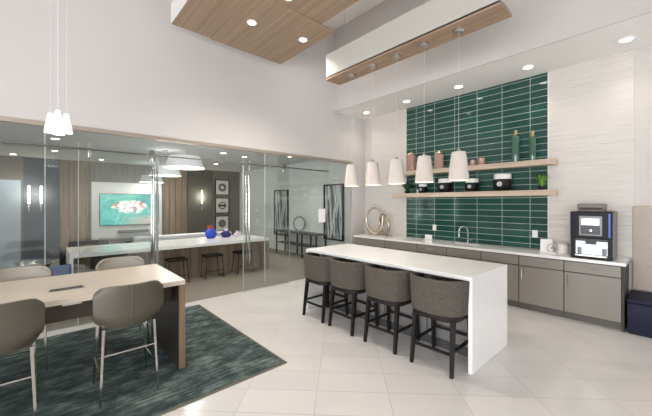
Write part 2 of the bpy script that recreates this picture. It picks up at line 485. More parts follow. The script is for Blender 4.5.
def downlight(label, x, y, z, group, r=.07, light=None, name='recessed_downlight', lm='lamp'):
    t = thing(name, label, 'ceiling light', (x, y, z), 0, group)
    bm = B(); lathe(bm, [(r*.82, -.004), (r*.86, -.010), (r*1.15, -.010), (r*1.2, -.001), (r*.82, -.0005)], seg=28, cap=False); obj('trim_ring', bm, M['white'], t, True)
    bm = B(); lathe(bm, [(r*.82, -.005), (r*.82, -.001)], seg=28); obj('lens', bm, M[lm], t)
    if light:
        ld = bpy.data.lights.new('downlight', 'SPOT'); ld.energy = light; ld.spot_size = math.radians(120); ld.spot_blend = .9
        ld.shadow_soft_size = .06; ld.color = (1, .94, .85)
        lo = bpy.data.objects.new('downlight_beam', ld); COL.objects.link(lo); lo.location = (x, y, z-.03)
    return t
for (x, y, z), l in (((2.19, 4.0, 4.196), 'large lit downlight in the lower oak slab, nearest its left corner'),
                     ((3.02, 3.88, 4.196), 'lit downlight near the right edge of the lower oak slab'),
                     ((2.27, 3.22, 4.212), 'downlight in the upper oak slab at the top edge of the view')):
    downlight(l, x, y, z, 'downlights in the wooden ceiling panel', .062, 90)
for k, y in enumerate((4.75, 3.66, 2.57, 1.48, .38)):
    lab = ['above the corner with the ring sculpture', 'above the left end of the green tiles', 'above the middle of the green tiles',
           'above the right end of the green tiles', 'above the wall right of the coffee machine'][k]
    downlight('round downlight in the kitchen soffit '+lab, 5.56, y, ZK, 'downlights in the kitchen soffit', .075, 13)

BM_ = thing('pendant_beam', 'long suspended white box beam with an oak underside above the island', 'ceiling beam', (3.45, 2.38, 3.56))
bm = B(); box(bm, -.15, .15, -1.27, 1.27, .05, .40); obj('box_body', bm, plain('beam_grey_paint', (.50, .49, .45), .6), BM_)
bm = B(); box(bm, -.155, .155, -1.275, 1.275, .0, .025); obj('oak_underside', bm, M['beamwood'], BM_)
bm = B(); box(bm, -.14, .14, -1.26, 1.26, .025, .05); obj('shadow_gap', bm, M['black'], BM_)
bm = B()
for sy in (-1, 0, 1):
    bm = B(); tube(bm, [(0, sy, .40), (0, sy, ZC-3.56)], .004, 8); obj('suspension_rod', bm, M['steel'], BM_)

def pendant(label, y):
    t = thing('pendant_lamp', label, 'pendant lamp', (3.43, y, 1.872), 0, 'five tapered pendants over the island')
    h = .315
    bm = B()
    def rr(rad, z, n=32):  # softly squared taper
        return [(rad*math.cos(a)*1.0, rad*math.sin(a), z) for a in [2*PI*k/n for k in range(n)]]
    prof = [(.110, 0), (.106, .05), (.096, .15), (.085, .25), (.074, .315)]
    inner = [(r-.004, z+.001) for r, z in prof]
    lathe(bm, [(0.001, h+.002), (.074, h+.002)]+prof[::-1]+inner, seg=32, cap=False); obj('shade', bm, M['shade'], t, True)
    bm = B(); lathe(bm, [(.103, .018), (.103, .024)], seg=32); obj('diffuser', bm, M['shade_in'], t)
    bm = B(); lathe(bm, [(.02, h+.002), (.018, h+.03), (.006, h+.045)], seg=16); obj('socket_cap', bm, M['champ'], t, True)
    bm = B(); tube(bm, [(0, 0, h+.04), (.0, 0, 3.54-1.865)], .0017, 8); obj('cord', bm, M['cord'], t)
    bm = B(); lathe(bm, [(.008, 3.525-1.865), (.040, 3.525-1.872), (.056, 3.54-1.872), (.056, 3.558-1.872)], seg=24); obj('canopy', bm, M['steel'], t, True)
    ld = bpy.data.lights.new('pendant', 'POINT'); ld.energy = 1.5; ld.shadow_soft_size = .08; ld.color = (1, .88, .72)
    lo = bpy.data.objects.new('pendant_bulb', ld); COL.objects.link(lo); lo.location = (3.43, y, 1.84)
    return t
for y, w in ((3.22, 'hanging at the far left end, by the glass wall'), (2.81, 'second from the left, against the white wall'),
             (2.41, 'middle one, hanging just left of the green tiles'), (2.01, 'in front of the pots and the pink jars'),
             (1.585, 'the nearest and largest looking, farthest right')):
    pendant('tapered cream pendant over the island, '+w, y)

# little cluster over the communal table
for (x, y, w) in ((.035, 3.60, 'leftmost of the cluster'), (.080, 3.44, 'nearest of the cluster'), (.090, 3.66, 'rear one of the cluster'), (.140, 3.53, 'rightmost of the cluster')):
    zb = 2.23
    t = thing('mini_pendant', 'small glowing flared glass pendant above the wooden table, '+w, 'pendant lamp', (x, y, zb), 0, 'small pendants over the wooden table')
    bm = B(); pr = [(.043, 0), (.038, .05), (.027, .11), (.018, .165)]
    lathe(bm, pr+[(.005, .17)], seg=20, cap=False); obj('glass_shade', bm, plain('milk_glass', (.85, .83, .82), .3, emit=(1, .96, .92), estr=.35), t, True)
    bm = B(); lathe(bm, [(.040, .004), (.036, .05)], seg=20); obj('bulb', bm, M['lamp2'], t)
    bm = B(); tube(bm, [(0, 0, .165), (0, 0, ZC-zb)], .003, 6); obj('cord', bm, M['cord'], t)

# ------------------------------------------------------------------ glass wall
def pane(name, x0, x1, y, z0, z1, parent=None, th=.012):
    bm = B(); fs = box(bm, x0, x1, y, y+th, z0, z1)
    for f in fs:
        f.normal_update()
        if abs(f.normal.x) > .5: f.material_index = 1
    o = obj(name, bm, [M['glass'], M['glassedge']], parent)
    if not parent: o['kind'] = 'structure'
    return o
for k, (a, b) in enumerate([(XL, -1.9), (-1.895, -.003), (.003, 1.24)]): pane('window_%d' % (30+k), a, b, YG+.03, 0, ZH-.03)
pane('window_33', 3.14, 5.56, YG+.03, 0, ZH-.03)

for k, x in enumerate((-1.8975, 0, 3.14)):
    sbox('trim_%d' % (40+k), M['glassedge'], x-.004, x+.004, YG+.026, YG+.046, 0, ZH-.03)

RAIL = thing('sliding_door_rail', 'slim steel track running along the top of the glass wall', 'rail', (0, YG-.05, 2.33))
bm = B(); tube(bm, [(XL, 0, 0), (4.72, 0, 0)], .012, 10); obj('rail_tube', bm, plain('dark_rail_steel', (.22, .22, .22), .35, metal=1), RAIL, True)
for x in (-3, -1.95, -.9, 1.12, 3.2, 4.6):
    bm = B(); tube(bm, [(x, -.01, 0), (x, .08, 0)], .02, 14); obj('rail_bracket', bm, M['steel'], RAIL, True)

def glass_door(x0, x1, hx, label):
    t = thing('sliding_glass_door', label, 'door', (x0, YG-.045, 0), 0, 'pair of sliding glass doors')
    w = x1-x0
    pane('glass_leaf', 0, w, .0, .012, 2.40, t)
    for hxx in (.12, w-.14):
        bm = B(); tube(bm, [(hxx, -.03, 2.37), (hxx, -.012, 2.37)], .035, 20); box(bm, hxx-.018, hxx+.018, -.012, -.001, 2.22, 2.38, .004)
        obj('roller_hanger', bm, M['chrome'], t, True)
    for dy, nm in ((-.05, 'handle'), (.062, 'handle')):
        bm = B(); tube(bm, [(hx, dy, .55), (hx, dy, 2.12)], .015, 12)
        for z in (.72, 1.95): tube(bm, [(hx, dy, z), (hx, -.001 if dy < 0 else .013, z)], .009, 8)
        obj(nm, bm, M['chrome'], t, True)
    bm = B(); box(bm, -.002, .004, -.001, .013, .01, 2.40); obj('edge_seal', bm, M['glassedge'], t)
    if hx > .5:
        bm = B(); box(bm, w-.075, w-.045, -.002, -.0003, .01, 2.36); box(bm, w-.075, w-.045, .0123, .014, .01, 2.36); obj('edge_stile', bm, plain('stile_grey', (.30, .31, .31), .5), t)
    return t
glass_door(.32, 1.31, .87, 'left sliding glass door with a tall steel pull, slid open to the left')
glass_door(2.65, 3.66, .09, 'right sliding glass door with a tall steel pull, slid open to the right')
bm = B(); box(bm, 4.50, 4.70, YG+.024, YG+.029, 1.19, 1.49)
n_ = obj('notice', bm, M['paper']); tag(n_, 'small white paper notice taped to the glass wall beside the framed birch print', 'notice')

# ------------------------------------------------------------------ island
IS = thing('kitchen_island', 'long white quartz waterfall island with a grey base and seating overhang', 'island', (2.99, 1.25, 0))
bm = B(); box(bm, 0, .94, 0, 2.52, .874, .914, .003); obj('countertop', bm, M['quartz'], IS)
for nm, y0 in (('waterfall_panel', 0.001), ('waterfall_panel', 2.479)):
    bm = B(); box(bm, .001, .939, y0, y0+.04, 0, .8735, .002); obj(nm, bm, M['quartz'], IS)
bm = B(); box(bm, .32, .92, .042, 2.478, .0, .8735)
obj('base_cabinet', bm, M['islandb'], IS)
for y in (.65, 1.26, 1.87):
    bm = B(); box(bm, .312, .32, y-.004, y+.004, .09, .86); obj('panel_joint', bm, M['dgrey'], IS)
bm = B(); box(bm, .305, .319, .042, 2.478, .0, .09); obj('toe_kick', bm, M['dgrey'], IS)

# ------------------------------------------------------------------ upholstered island stools (face +x)
def island_stool():
    t = thing('counter_stool', '', 'stool', group='grey barrel-back stools at the island')
    # barrel back
    grid = []
    N, R_ = 28, 8
    for i in range(R_+1):
        row = []; w = i/R_
        for j in range(N+1):
            a = math.radians(-112+224*j/N)          # 0 = straight back (-x)
            top = .892-.03*max(0, (abs(math.degrees(a))-55)/57)**1.4
            bot = .553
            z = bot+(top-bot)*w
            fl_ = 1+.07*w
            ca, sa = math.cos(a), math.sin(a)
            e = 2/2.7
            x = -math.copysign(abs(ca)**e, ca)*.225*fl_; y = math.copysign(abs(sa)**e, sa)*.245*fl_
            if abs(a) > PI/2: x = .0+(-ca)*.36; y = math.copysign(.245*fl_, sa)
            row.append((x-.015, y, z))
        grid.append(row)
    bm = B(); sweep_sheet(bm, grid, .032)
    o = obj('barrel_back', bm, M['tweed'], t, True, bev=.012, angle=60)
    bm = B()
    poly = [(-.19, -.13), (-.155, -.18), (-.08, -.20), (.17, -.20), (.215, -.17), (.225, -.1), (.225, .1), (.215, .17), (.17, .20), (-.08, .20), (-.155, .18), (-.19, .13)]
    prism(bm, poly, .545, .655, .03); obj('seat_cushion', bm, M['tweed'], t, True)
    bm = B()
    poly = [(-.245, -.14), (-.20, -.21), (-.12, -.245), (.20, -.245), (.24, -.21), (.24, .21), (.20, .245), (-.12, .245), (-.20, .21), (-.245, .14)]
    prism(bm, poly, .497, .551, .008); obj('seat_frame', bm, M['dwood'], t, True)
    for sx, sy in ((-1, -1), (-1, 1), (1, -1), (1, 1)):
        bm = B()
        xt = -.175 if sx < 0 else .205
        xb = -.235 if sx < 0 else .235
        tube(bm, [(xb, sy*.207, 0), (xt, sy*.195, .50)], [.021, .031], sq=True); obj('leg', bm, M['dwood'], t)
    for z, p, q in ((.20, (-.213, -.20), (-.213, .20)), (.25, (.222, -.20), (.222, .20)), (.22, (-.21, -.202), (.222, -.202)), (.22, (-.21, .202), (.222, .202))):
        bm = B(); tube(bm, [(*p, z), (*q, z)], .016, sq=True); obj('stretcher', bm, M['dwood'], t)
    return t
s0 = island_stool()
pos = [(3.35, 0, 'first at the far left, beside the white end panel'), (2.80, 0, 'second from the far end of the island'), (2.19, 0, 'third from the far end, beside the nearest stool'),
       (1.57, 0, 'nearest to the camera, at the right end of the island')]
for k, (y, a, w) in enumerate(pos):
    lab = 'grey tweed barrel-back stool, '+w
    if k == 0: s0.location = (3.015, y, 0); s0['label'] = lab
    else: dup(s0, lab, (3.015, y, 0), math.radians((0, -1.5, 1, 2)[k]))

# ------------------------------------------------------------------ kitchen run
XF = 5.40
CT = thing('kitchen_worktop', 'long white worktop running under the green tile wall', 'worktop', (XF-.02, .37, .824))
bm = B()
# worktop with a sink cut-out (y 2.30-2.80, x 5.52-5.88)
sy0, sy1, sx0, sx1 = 2.28-.37, 2.78-.37, .12, .47
for a in ((0, .64, 0, sy0), (0, .64, sy1, 4.62), (0, sx0, sy0, sy1), (sx1, .64, sy0, sy1)): box(bm, a[0], a[1], a[2], a[3], 0, .04)
obj('slab', bm, M['quartz'], CT)
SK = thing('undermount_sink', 'steel sink set into the white worktop below the tap', 'sink', (XF+.1, 2.28, .68))
bm = B(); w, l = .35, .50
box(bm, -.002, w+.002, -.002, l+.002, 0, .005); box(bm, -.002, 0, 0, l, 0, .143); box(bm, w, w+.002, 0, l, 0, .143); box(bm, 0, w, -.002, 0, 0, .143); box(bm, 0, w, l, l+.002, 0, .143)
obj('basin', bm, M['steel'], SK)
bm = B(); lathe(bm, [(.04, .005), (.035, .009), (.01, .007)], (w/2, l/2, 0), 20); obj('drain', bm, M['chrome'], SK, True)

def tap():
    t = thing('kitchen_tap', 'chrome gooseneck tap behind the sink on the worktop', 'tap', (5.90, 2.55, .864))
    bm = B(); lathe(bm, [(.026, 0), (.024, .012), (.014, .02)], seg=20); obj('base', bm, plain('bright_chrome', (.85, .85, .84), .1, metal=1), t, True)
    pts = [(0, 0, .01), (0, 0, .22)]+[(-.085*(1-math.cos(a))*.75, .085*(1-math.cos(a))*.66, .22+.095*math.sin(a)) for a in [PI*k/12 for k in range(1, 13)]]
    e = pts[-1]; pts.append((e[0], e[1], e[2]-.06))
    bm = B(); tube(bm, pts, .013, 12); obj('spout', bm, plain('bright_chrome', (.85, .85, .84), .1, metal=1), t, True)
    bm = B(); tube(bm, [(e[0], e[1], e[2]-.055), (e[0], e[1], e[2]-.10)], .017, 12); obj('spray_head', bm, M['steel'], t, True)
    bm = B(); tube(bm, [(0, 0, .06), (0, -.055, .065), (0, -.08, .085)], .008, 8); obj('lever', bm, plain('bright_chrome', (.85, .85, .84), .1, metal=1), t, True)
tap()

def cabinet(y0, y1, label, doors=1, drawer=True, endpanel=False):
    t = thing('base_cabinet', label, 'cabinet', (XF, y0, 0), 0, 'grey base cabinets under the worktop')
    w = y1-y0
    bm = B(); box(bm, .02, .62, .001, w-.001, .10, .823); box(bm, .05, .62, .001, w-.001, 0, .10); obj('carcass', bm, M['cab_dark'], t)
    g = .006
    ztop, zd = .808, .665
    if drawer:
        bm = B(); box(bm, 0, .02, g, w-g, zd+g, ztop, .0015); d = obj('drawer_front', bm, M['cab'], t)
        bm = B(); tube(bm, [(-.028, w/2-.085, .755), (-.028, w/2+.085, .755)], .0055, 8)
        for s in (-.07, .07): tube(bm, [(-.028, w/2+s, .755), (0, w/2+s, .755)], .004, 8)
        obj('handle', bm, M['chrome'], d, True)
    else: zd = ztop
    dw = w/doors
    for k in range(doors):
        bm = B(); box(bm, 0, .02, k*dw+g, (k+1)*dw-g, .105, zd-g, .0015); d = obj('door', bm, M['cab'], t)
        hy = (k+1)*dw-.045 if (doors == 1 or k == 0) else k*dw+.045
        bm = B(); tube(bm, [(-.028, hy, .46), (-.028, hy, .62)], .0055, 8)
        for z in (.48, .60): tube(bm, [(-.028, hy, z), (0, hy, z)], .004, 8)
        obj('handle', bm, M['chrome'], d, True)
    bm = B(); box(bm, .045, .05, .001, w-.001, .002, .10); obj('toe_kick', bm, plain('toe_kick_grey', (.11, .10, .09), .6), t)
    return t
cabinet(.41, 1.0, 'wide grey cabinet below the coffee machine at the right end of the run')
cabinet(1.0, 1.56, 'grey cabinet below the white canister, next to the one under the coffee machine')
cabinet(1.56, 2.12, 'grey cabinet partly behind the island corner, right of the sink')
cabinet(2.12, 2.72, 'grey cabinet below the sink, mostly behind the island', 2)
cabinet(2.72, 3.32, 'grey cabinet just left of the sink behind the island top')
cabinet(3.32, 4.10, 'grey cabinet behind the island, below the white card on the worktop')
cabinet(4.10, 4.96, 'grey cabinet at the far left end below the ring sculpture')
bm = B(); box(bm, XF-.005, XW-.02, .385, .409, 0, .823)
o = obj('cabinet_end_panel', bm, M['cab_dark']); tag(o, 'dark end panel closing the cabinet run beside the navy bench', 'panel')

def shelf(z, y0, y1, label):
    t = thing('wall_shelf', label, 'shelf', (5.74, y0, z), 0, 'floating oak shelves')
    bm = B(); box(bm, 0, XW-.012-5.74, 0, y1-y0, 0, .088, .003); obj('board', bm, M['shelfwood'], t)
    bm = B(); box(bm, -.004, XW-.03-5.74, -.035, -.0005, -.003, .091, .003); obj('end_cap', bm, M['shelfwood'], t)
    return t
ZU, ZL = 2.215, 1.738
shelf(ZU, 1.22, 4.02, 'upper floating oak shelf across the green tiles, holding jars and tall bottles')
shelf(ZL, 1.22, 4.15, 'lower floating oak shelf across the green tiles, holding black and white pots')
ZU += .088; ZL += .088

def jar(label, y, r, h, x=5.88, name='ribbed_jar', cat='jar'):
    t = thing(name, label, cat, (x, y, ZU), 0, 'pink jars on the upper shelf')
    bm = B(); prof = [(r*.92, 0), (r, .01)]
    n = int(h/.02)
    for k in range(n): z = .02+k*(h-.05)/n; prof += [(r, z), (r*.965, z+(h-.05)/n*.5)]
    prof += [(r, h-.03), (r*.8, h-.005), (r*.6, h)]
    lathe(bm, prof, seg=28); obj('body', bm, M['pinkg'], t, True)
    bm = B(); lathe(bm, [(r*.62, h), (r*.72, h+.012), (r*.62, h+.03), (r*.2, h+.035)], seg=24); obj('lid', bm, M['gold'], t, True)
    bm = B(); lathe(bm, [(.006, h+.034), (.016, h+.05), (.012, h+.062), (.002, h+.066)], seg=12); obj('knob', bm, M['gold'], t, True)
jar('pink ribbed jar with a gold lid at the left end of the upper shelf', 3.76, .105, .36)
jar('pink ribbed jar with a gold lid between the two nearest pendants, on the upper shelf', 3.12, .095, .31)
for y, r, h, w in ((2.44, .052, .11, 'left'), (2.29, .058, .13, 'right')):
    t = thing('candle_holder', 'low pink glass tealight holder, %s one of the pair on the upper shelf' % w, 'candle holder', (5.86, y, ZU), 0, 'pink tealight pair')
    bm = B(); lathe(bm, [(r*.8, 0), (r, .02), (r, h), (r-.008, h), (r-.008, .02), (.002, .018)], seg=24, cap=False); obj('cup', bm, M['pinkg'], t, True)
    bm = B(); lathe(bm, [(r-.012, .021), (r-.012, h*.6)], seg=20); obj('candle', bm, M['whitec'], t)
for y, r, h, w in ((1.745, .062, .42, 'taller, left'), (1.50, .050, .37, 'slimmer, right')):
    t = thing('glass_bottle', 'tall sage green bottle with a gold stopper, the %s one on the upper shelf' % w, 'bottle', (5.88, y, ZU), 0, 'green bottles with gold stoppers')
    bm = B(); lathe(bm, [(r*.95, 0), (r, .01), (r, h), (r*.85, h+.02), (r*.4, h+.03)], seg=28); obj('body', bm, M['greeng'], t, True)
    bm = B(); lathe(bm, [(r*.6, h+.028), (r*.75, h+.04), (r*.4, h+.055), (.012, h+.07), (.03, h+.09), (.026, h+.115), (.002, h+.125)], seg=20); obj('stopper', bm, M['gold'], t, True)

def pot(label, y, r):
    t = thing('ceramic_pot', label, 'pot', (5.87, y, ZL), 0, 'black and white pots on the lower shelf')
    h = r*2.0
    bm = B(); lathe(bm, [(r*.62, 0), (r*.9, h*.15), (r, h*.38), (r*.97, h*.70)], seg=28); obj('glazed_base', bm, M['blackg'], t, True)
    bm = B(); lathe(bm, [(r*.972, h*.70), (r*.95, h*.8), (r*.93, h), (r*.80, h), (r*.82, h*.75), (.002, h*.72)], seg=28, cap=False); obj('white_rim', bm, M['whitec'], t, True)
    bm = B(); lathe(bm, [(r*.30, 0), (r*.26, .006), (r*.18, .004)], seg=20)
    o = obj('medallion', bm, M['steel'], t, True); o.rotation_euler = (0, -PI/2, 0); o.location = (-r*.985, 0, h*.40)
pot('black and white round pot partly hidden behind a pendant shade', 3.47, .095)
pot('black and white round pot between the two nearest pendant shades', 2.985, .135)
pot('black and white round pot just right of the nearest pendant shade', 2.46, .12)
pot('largest black and white pot, standing alone right of the pendants', 1.945, .145)

def plant(label, x, y, z, pot_r, h, n, lm, spread, pm, cat='plant', pot_h=.06):
    t = thing('potted_plant', label, cat, (x, y, z))
    bm = B(); lathe(bm, [(pot_r*.75, 0), (pot_r, pot_h), (pot_r*.9, pot_h), (pot_r*.85, pot_h*.85), (.002, pot_h*.8)], seg=20, cap=False); obj('planter', bm, pm, t, True)
    bm = B(); rnd = random.Random(int(y*100))
    for k in range(n):
        a = rnd.uniform(0, 2*PI); s = rnd.uniform(.3, 1)*spread; hh = h*rnd.uniform(.55, 1); w = rnd.uniform(.006, .011)
        d = Vector((math.cos(a), math.sin(a), 0)); sd = Vector((-d.y, d.x, 0))
        p = [Vector((0, 0, pot_h*.8))+d*.3*pot_r, d*(s*.45)+Vector((0, 0, pot_h+hh*.55)), d*s+Vector((0, 0, pot_h+hh))]
        L = [bm.verts.new(p[0]-sd*w*.5), bm.verts.new(p[0]+sd*w*.5), bm.verts.new(p[1]+sd*w), bm.verts.new(p[1]-sd*w), bm.verts.new(p[2])]
        bm.faces.new(L[:4]); bm.faces.new((L[3], L[2], L[4]))
    obj('foliage', bm, lm, t)
plant('small bright green grass plant at the right end of the lower shelf', 5.87, 1.37, ZL, .05, .20, 150, M['leaf'], .12, M['black'])
plant('dark green leafy plant at the left end of the lower shelf', 5.87, 3.85, ZL, .06,   .20, 170, M['leafd'], .20, M['black'])

for y, w in ((3.29, 'left of the tap'), (1.50, 'above the white card at the right')):
    t = thing('wall_outlet', 'white outlet on the green tiles '+w, 'outlet', (XW-.012, y, 1.11), 0, 'outlets on the tile wall')
    bm = B(); box(bm, -.006, 0, -.04, .04, -.06, .06, .002); obj('cover_plate', bm, M['white'], t)
    bm = B()
    for z in (-.028, .028): box(bm, -.008, -.006, -.015, .015, z-.014, z+.014, .0005)
    obj('socket', bm, M['paper'], t)

# ring sculpture
RS = thing('ring_sculpture', 'pair of interlocking champagne metal rings standing on the worktop in the corner', 'sculpture', (5.78, 4.55, .864))
def ringobj(cy, cz, ry, rz_, x0, tilt, nm, th):
    pts = []; rad = []
    for k in range(40):
        a = 2*PI*k/40
        wob = 1+.03*math.sin(3*a+cy*9)
        p = Vector((0, ry*math.cos(a)*wob, rz_*math.sin(a)*wob))
        p = Matrix.Rotation(tilt, 3, 'Z') @ p
        pts.append(p+Vector((x0, cy, cz))); rad.append(th*(1+.35*math.cos(a+PI/2)))
    bm = B(); tube(bm, pts, rad, 12, True); obj(nm, bm, M['champ'], RS, True)
ringobj(.12, .345, .20, .305, -.02, .35, 'large_ring', .036)
ringobj(-.14, .265, .20, .235, .0, -.35, 'small_ring', .034)
bm = B(); tube(bm, [(-.02, .12, .66), (-.02, .12, .71)], .006, 8); lathe(bm, [(.002, .70), (.018, .715), (.018, .73), (.002, .745)], (-.02, .12, 0), 14); tube(bm, [(0, -.14, .50), (0, -.14, .54)], .006, 8); lathe(bm, [(.002, .53), (.016, .545), (.016, .56), (.002, .575)], (0, -.14, 0), 14)
obj('finial', bm, M['champ'], RS, True)
bm = B(); box(bm, -.08, .06, -.32, .30, 0, .02, .004); obj('plinth', bm, M['champ'], RS)

# card, sign, canister
bm = B(); box(bm, 0, .006, -.075, .075, 0, .20)
o = obj('counter_card', bm, M['paper'], loc=(5.72, 1.28, .864)); o.rotation_euler = (0, math.radians(12), math.radians(8)); tag(o, 'upright white card standing on the worktop left of the canister', 'card')
t = thing('ring_sign', 'small round pinkish ring ornament leaning in front of the white card', 'ornament', (5.62, 1.18, .864))
pts = [(0, .065*math.cos(a), .078+.065*math.sin(a)) for a in [2*PI*k/28 for k in range(28)]]
bm = B(); tube(bm, pts, .009, 10, True); obj('outer_ring', bm, plain('pale_pink_ceramic', (.62, .52, .49), .4), t, True)
bm = B(); lathe(bm, [(.018, 0), (.018, .006), (.008, .009)], seg=18); o = obj('centre_boss', bm, M['mgrey'], t, True); o.rotation_euler = (0, -PI/2, 0); o.location = (.004, 0, .085)
bm = B(); tube(bm, [(.0, 0, .012), (0, 0, .066)], .006, 8); box(bm, -.025, .03, -.04, .04, 0, .012, .002); obj('stand', bm, M['whitec'], t, True)
t = thing('canister', 'round cream ceramic canister beside the coffee machine', 'canister', (5.78, 1.08, .864))
bm = B(); lathe(bm, [(.070, 0), (.078, .008), (.078, .135), (.072, .14)], seg=32); obj('body', bm, M['whitec'], t, True)
bm = B(); lathe(bm, [(.080, .14), (.080, .155), (.05, .16)], seg=32); obj('lid', bm, plain('pinkish_lid', (.50, .42, .38), .4), t, True)
t = thing('tabletop_display', 'small white stand on the worktop left of the sink', 'display stand', (5.88, 3.36, .864))
bm = B(); box(bm, 0, .05, -.085, .085, 0, .012, .002); obj('foot', bm, M['white'], t)
bm = B(); box(bm, .02, .026, -.08, .08, .012, .10); obj('card_panel', bm, M['paper'], t)

# coffee machine
CM = thing('coffee_machine', 'black bean-to-cup coffee machine with blue lit sides and a bright touch screen', 'coffee machine', (5.45, .50, .864))
W_ = .43; D_ = .46
bm = B()
box(bm, .03, D_, 0, W_, 0, .64, .012)                       # rear body
box(bm, 0, .031, 0, W_, .0, .035, .006); box(bm, 0, .031, 0, W_, .275, .64, .01)
box(bm, 0, .031, 0, .045, .03, .28); box(bm, 0, .031, W_-.045, W_, .03, .28)
obj('housing', bm, M['blackg'], CM)
bm = B(); box(bm, -.004, D_-.02, -.012, -.0005, .01, .635, .004); obj('side_panel', bm, plain('machine_side_grey', (.16, .155, .15), .5), CM); bm = B(); box(bm, -.004, D_-.02, W_+.0005, W_+.012, .01, .635, .004); obj('side_panel', bm, bpy.data.materials['machine_side_grey'], CM)
bm = B(); box(bm, -.006, .0, .018, .04, .30, .615, .002); obj('blue_light_strip', bm, plain('blue_glow', (.02, .04, .22), .3, emit=(.02, .06, .45), estr=.3), CM); bm = B(); box(bm, -.006, 0, W_-.04, W_-.018, .30, .615, .002)
obj('side_trim', bm, M['navy'], CM)
bm = B(); box(bm, -.014, -.0005, .10, .34, .315, .58, .006); sb = obj('screen_bezel', bm, plain('bezel_silver', (.28, .28, .29), .4), CM)
bm = B(); box(bm, -.0165, -.0145, .13, .31, .46, .545); obj('screen', bm, emitter('machine_screen_white', (.80, .88, 1), 1.0), sb)
bm = B(); box(bm, -.0165, -.0145, .12, .32, .335, .452); obj('lower_display', bm, plain('machine_dark_display', (.015, .02, .035), .35), sb)
bm = B(); lathe(bm, [(.018, 0), (.018, .006), (.004, .008)], seg=16); o = obj('button', bm, M['chrome'], sb, True); o.rotation_euler = (0, -PI/2, 0); o.location = (-.016, .22, .385)
bm = B(); box(bm, -.001, .028, .05, W_-.05, .24, .272); box(bm, -.02, .02, .16, .27, .20, .245, .006); obj('dispensing_head', bm, M['dgrey'], CM)
bm = B(); box(bm, .024, .029, .05, W_-.05, .06, .24); obj('bay_back', bm, emitter('machine_bay_light', (.72, .80, .95), .5), CM)
bm = B(); box(bm, -.035, .03, .05, W_-.05, .036, .058, .003); obj('drip_tray', bm, M['chrome'], CM)
for y in (.08, .335):
    bm = B(); lathe(bm, [(.02, .059), (.024, .15)], (.005, y, 0), 16); obj('cup_stand', bm, M['mgrey'], CM, True)
bm = B(); box(bm, .08, .36, .09, .36, .64, .665, .004); box(bm, .05, .38, .09, .37, .665, .745, .012); obj('bean_hopper', bm, plain('smoked_hopper', (.16, .135, .115), .4), CM)
bm = B(); box(bm, .045, .05, .11, .34, .675, .695); obj('hopper_seam', bm, M['black'], CM)

# banquette
BQ = thing('banquette', 'navy vinyl bench with a beige upholstered back panel at the right edge', 'bench', (5.36, -2.4, 0))
bm = B(); box(bm, 0, .60, 0, 2.76, .02, .385, .012); obj('bench_base', bm, M['navy'], BQ, True)
bm = B(); box(bm, -.015, .60, 0, 2.765, .386, .435, .02, 4); obj('seat_pad', bm, M['navy'], BQ, True)
bm = B(); box(bm, .03, .55, .02, 2.74, 0, .02); obj('plinth', bm, M['black'], BQ)
bm = B()
for k in range(6): box(bm, .605, .665, .04+k*.452, .04+k*.452+.446, .44, 1.58, .012, 3)
obj('back_panel', bm, M['uph'], BQ, True)
sbox('baseboard_right', M['white'], XW-.012, XW, .30, .38, 0, .1)

# ------------------------------------------------------------------ rug and communal table
RG = thing('area_rug', 'large teal streaked rug with a thin brown edge under the wooden table', 'rug', (0, 3.8, 0))
bm = B(); box(bm, -3.4, 1.80, -1.18, 1.20, 0.0005, .010, .003); obj('pile', bm, M['rug'], RG)
bm = B()
for a in ((-3.42, 1.82, -1.20, -1.18), (-3.42, 1.82, 1.20, 1.22), (1.80, 1.82, -1.18, 1.20), (-3.42, -3.40, -1.18, 1.20)): box(bm, a[0], a[1], a[2], a[3], .0005, .009)
obj('edge_binding', bm, M['rugedge'], RG)

CTB = thing('communal_table', 'long counter-height oak table with a dark slab end panel standing on the rug', 'table', (1.02, 3.715, .010))
hz = .86
bm = B(); box(bm, -3.0, 0, -.535, .535, hz-.045, hz, .003); obj('tabletop', bm, M['oak'], CTB)
bm = B(); box(bm, -.056, -.0005, -.53, .53, 0, hz-.0455, .002); e1 = obj('end_panel', bm, [M['walnut_z']], CTB)
bm = B(); box(bm, -.062, -.0565, -.52, .52, 0.001, hz-.046); obj('inner_lining', bm, M['walnutd'], e1)
bm = B(); box(bm, -3.0, -2.945, -.53, .53, 0, hz-.0455, .002); obj('end_panel', bm, M['walnut_z'], CTB)
bm = B(); box(bm, -2.944, -.063, -.30, .28, hz-.24, hz-.0455); obj('under_box', bm, plain('table_apron', (.07, .05, .035), .5), CTB)
for x in (-.88, -2.3):
    bm = B(); box(bm, x-.12, x+.12, -.24, -.13, hz-.001, hz+.004, .001); p = obj('power_strip', bm, M['steel'], CTB)
    bm = B(); box(bm, x-.11, x+.11, -.225, -.145, hz+.004, hz+.005); obj('socket_slot', bm, M['dgrey'], p)
bm = B(); box(bm, -.92, -.80, -.538, -.47, hz-.058, hz-.046, .002); obj('cable_clip', bm, M['steel'], CTB)

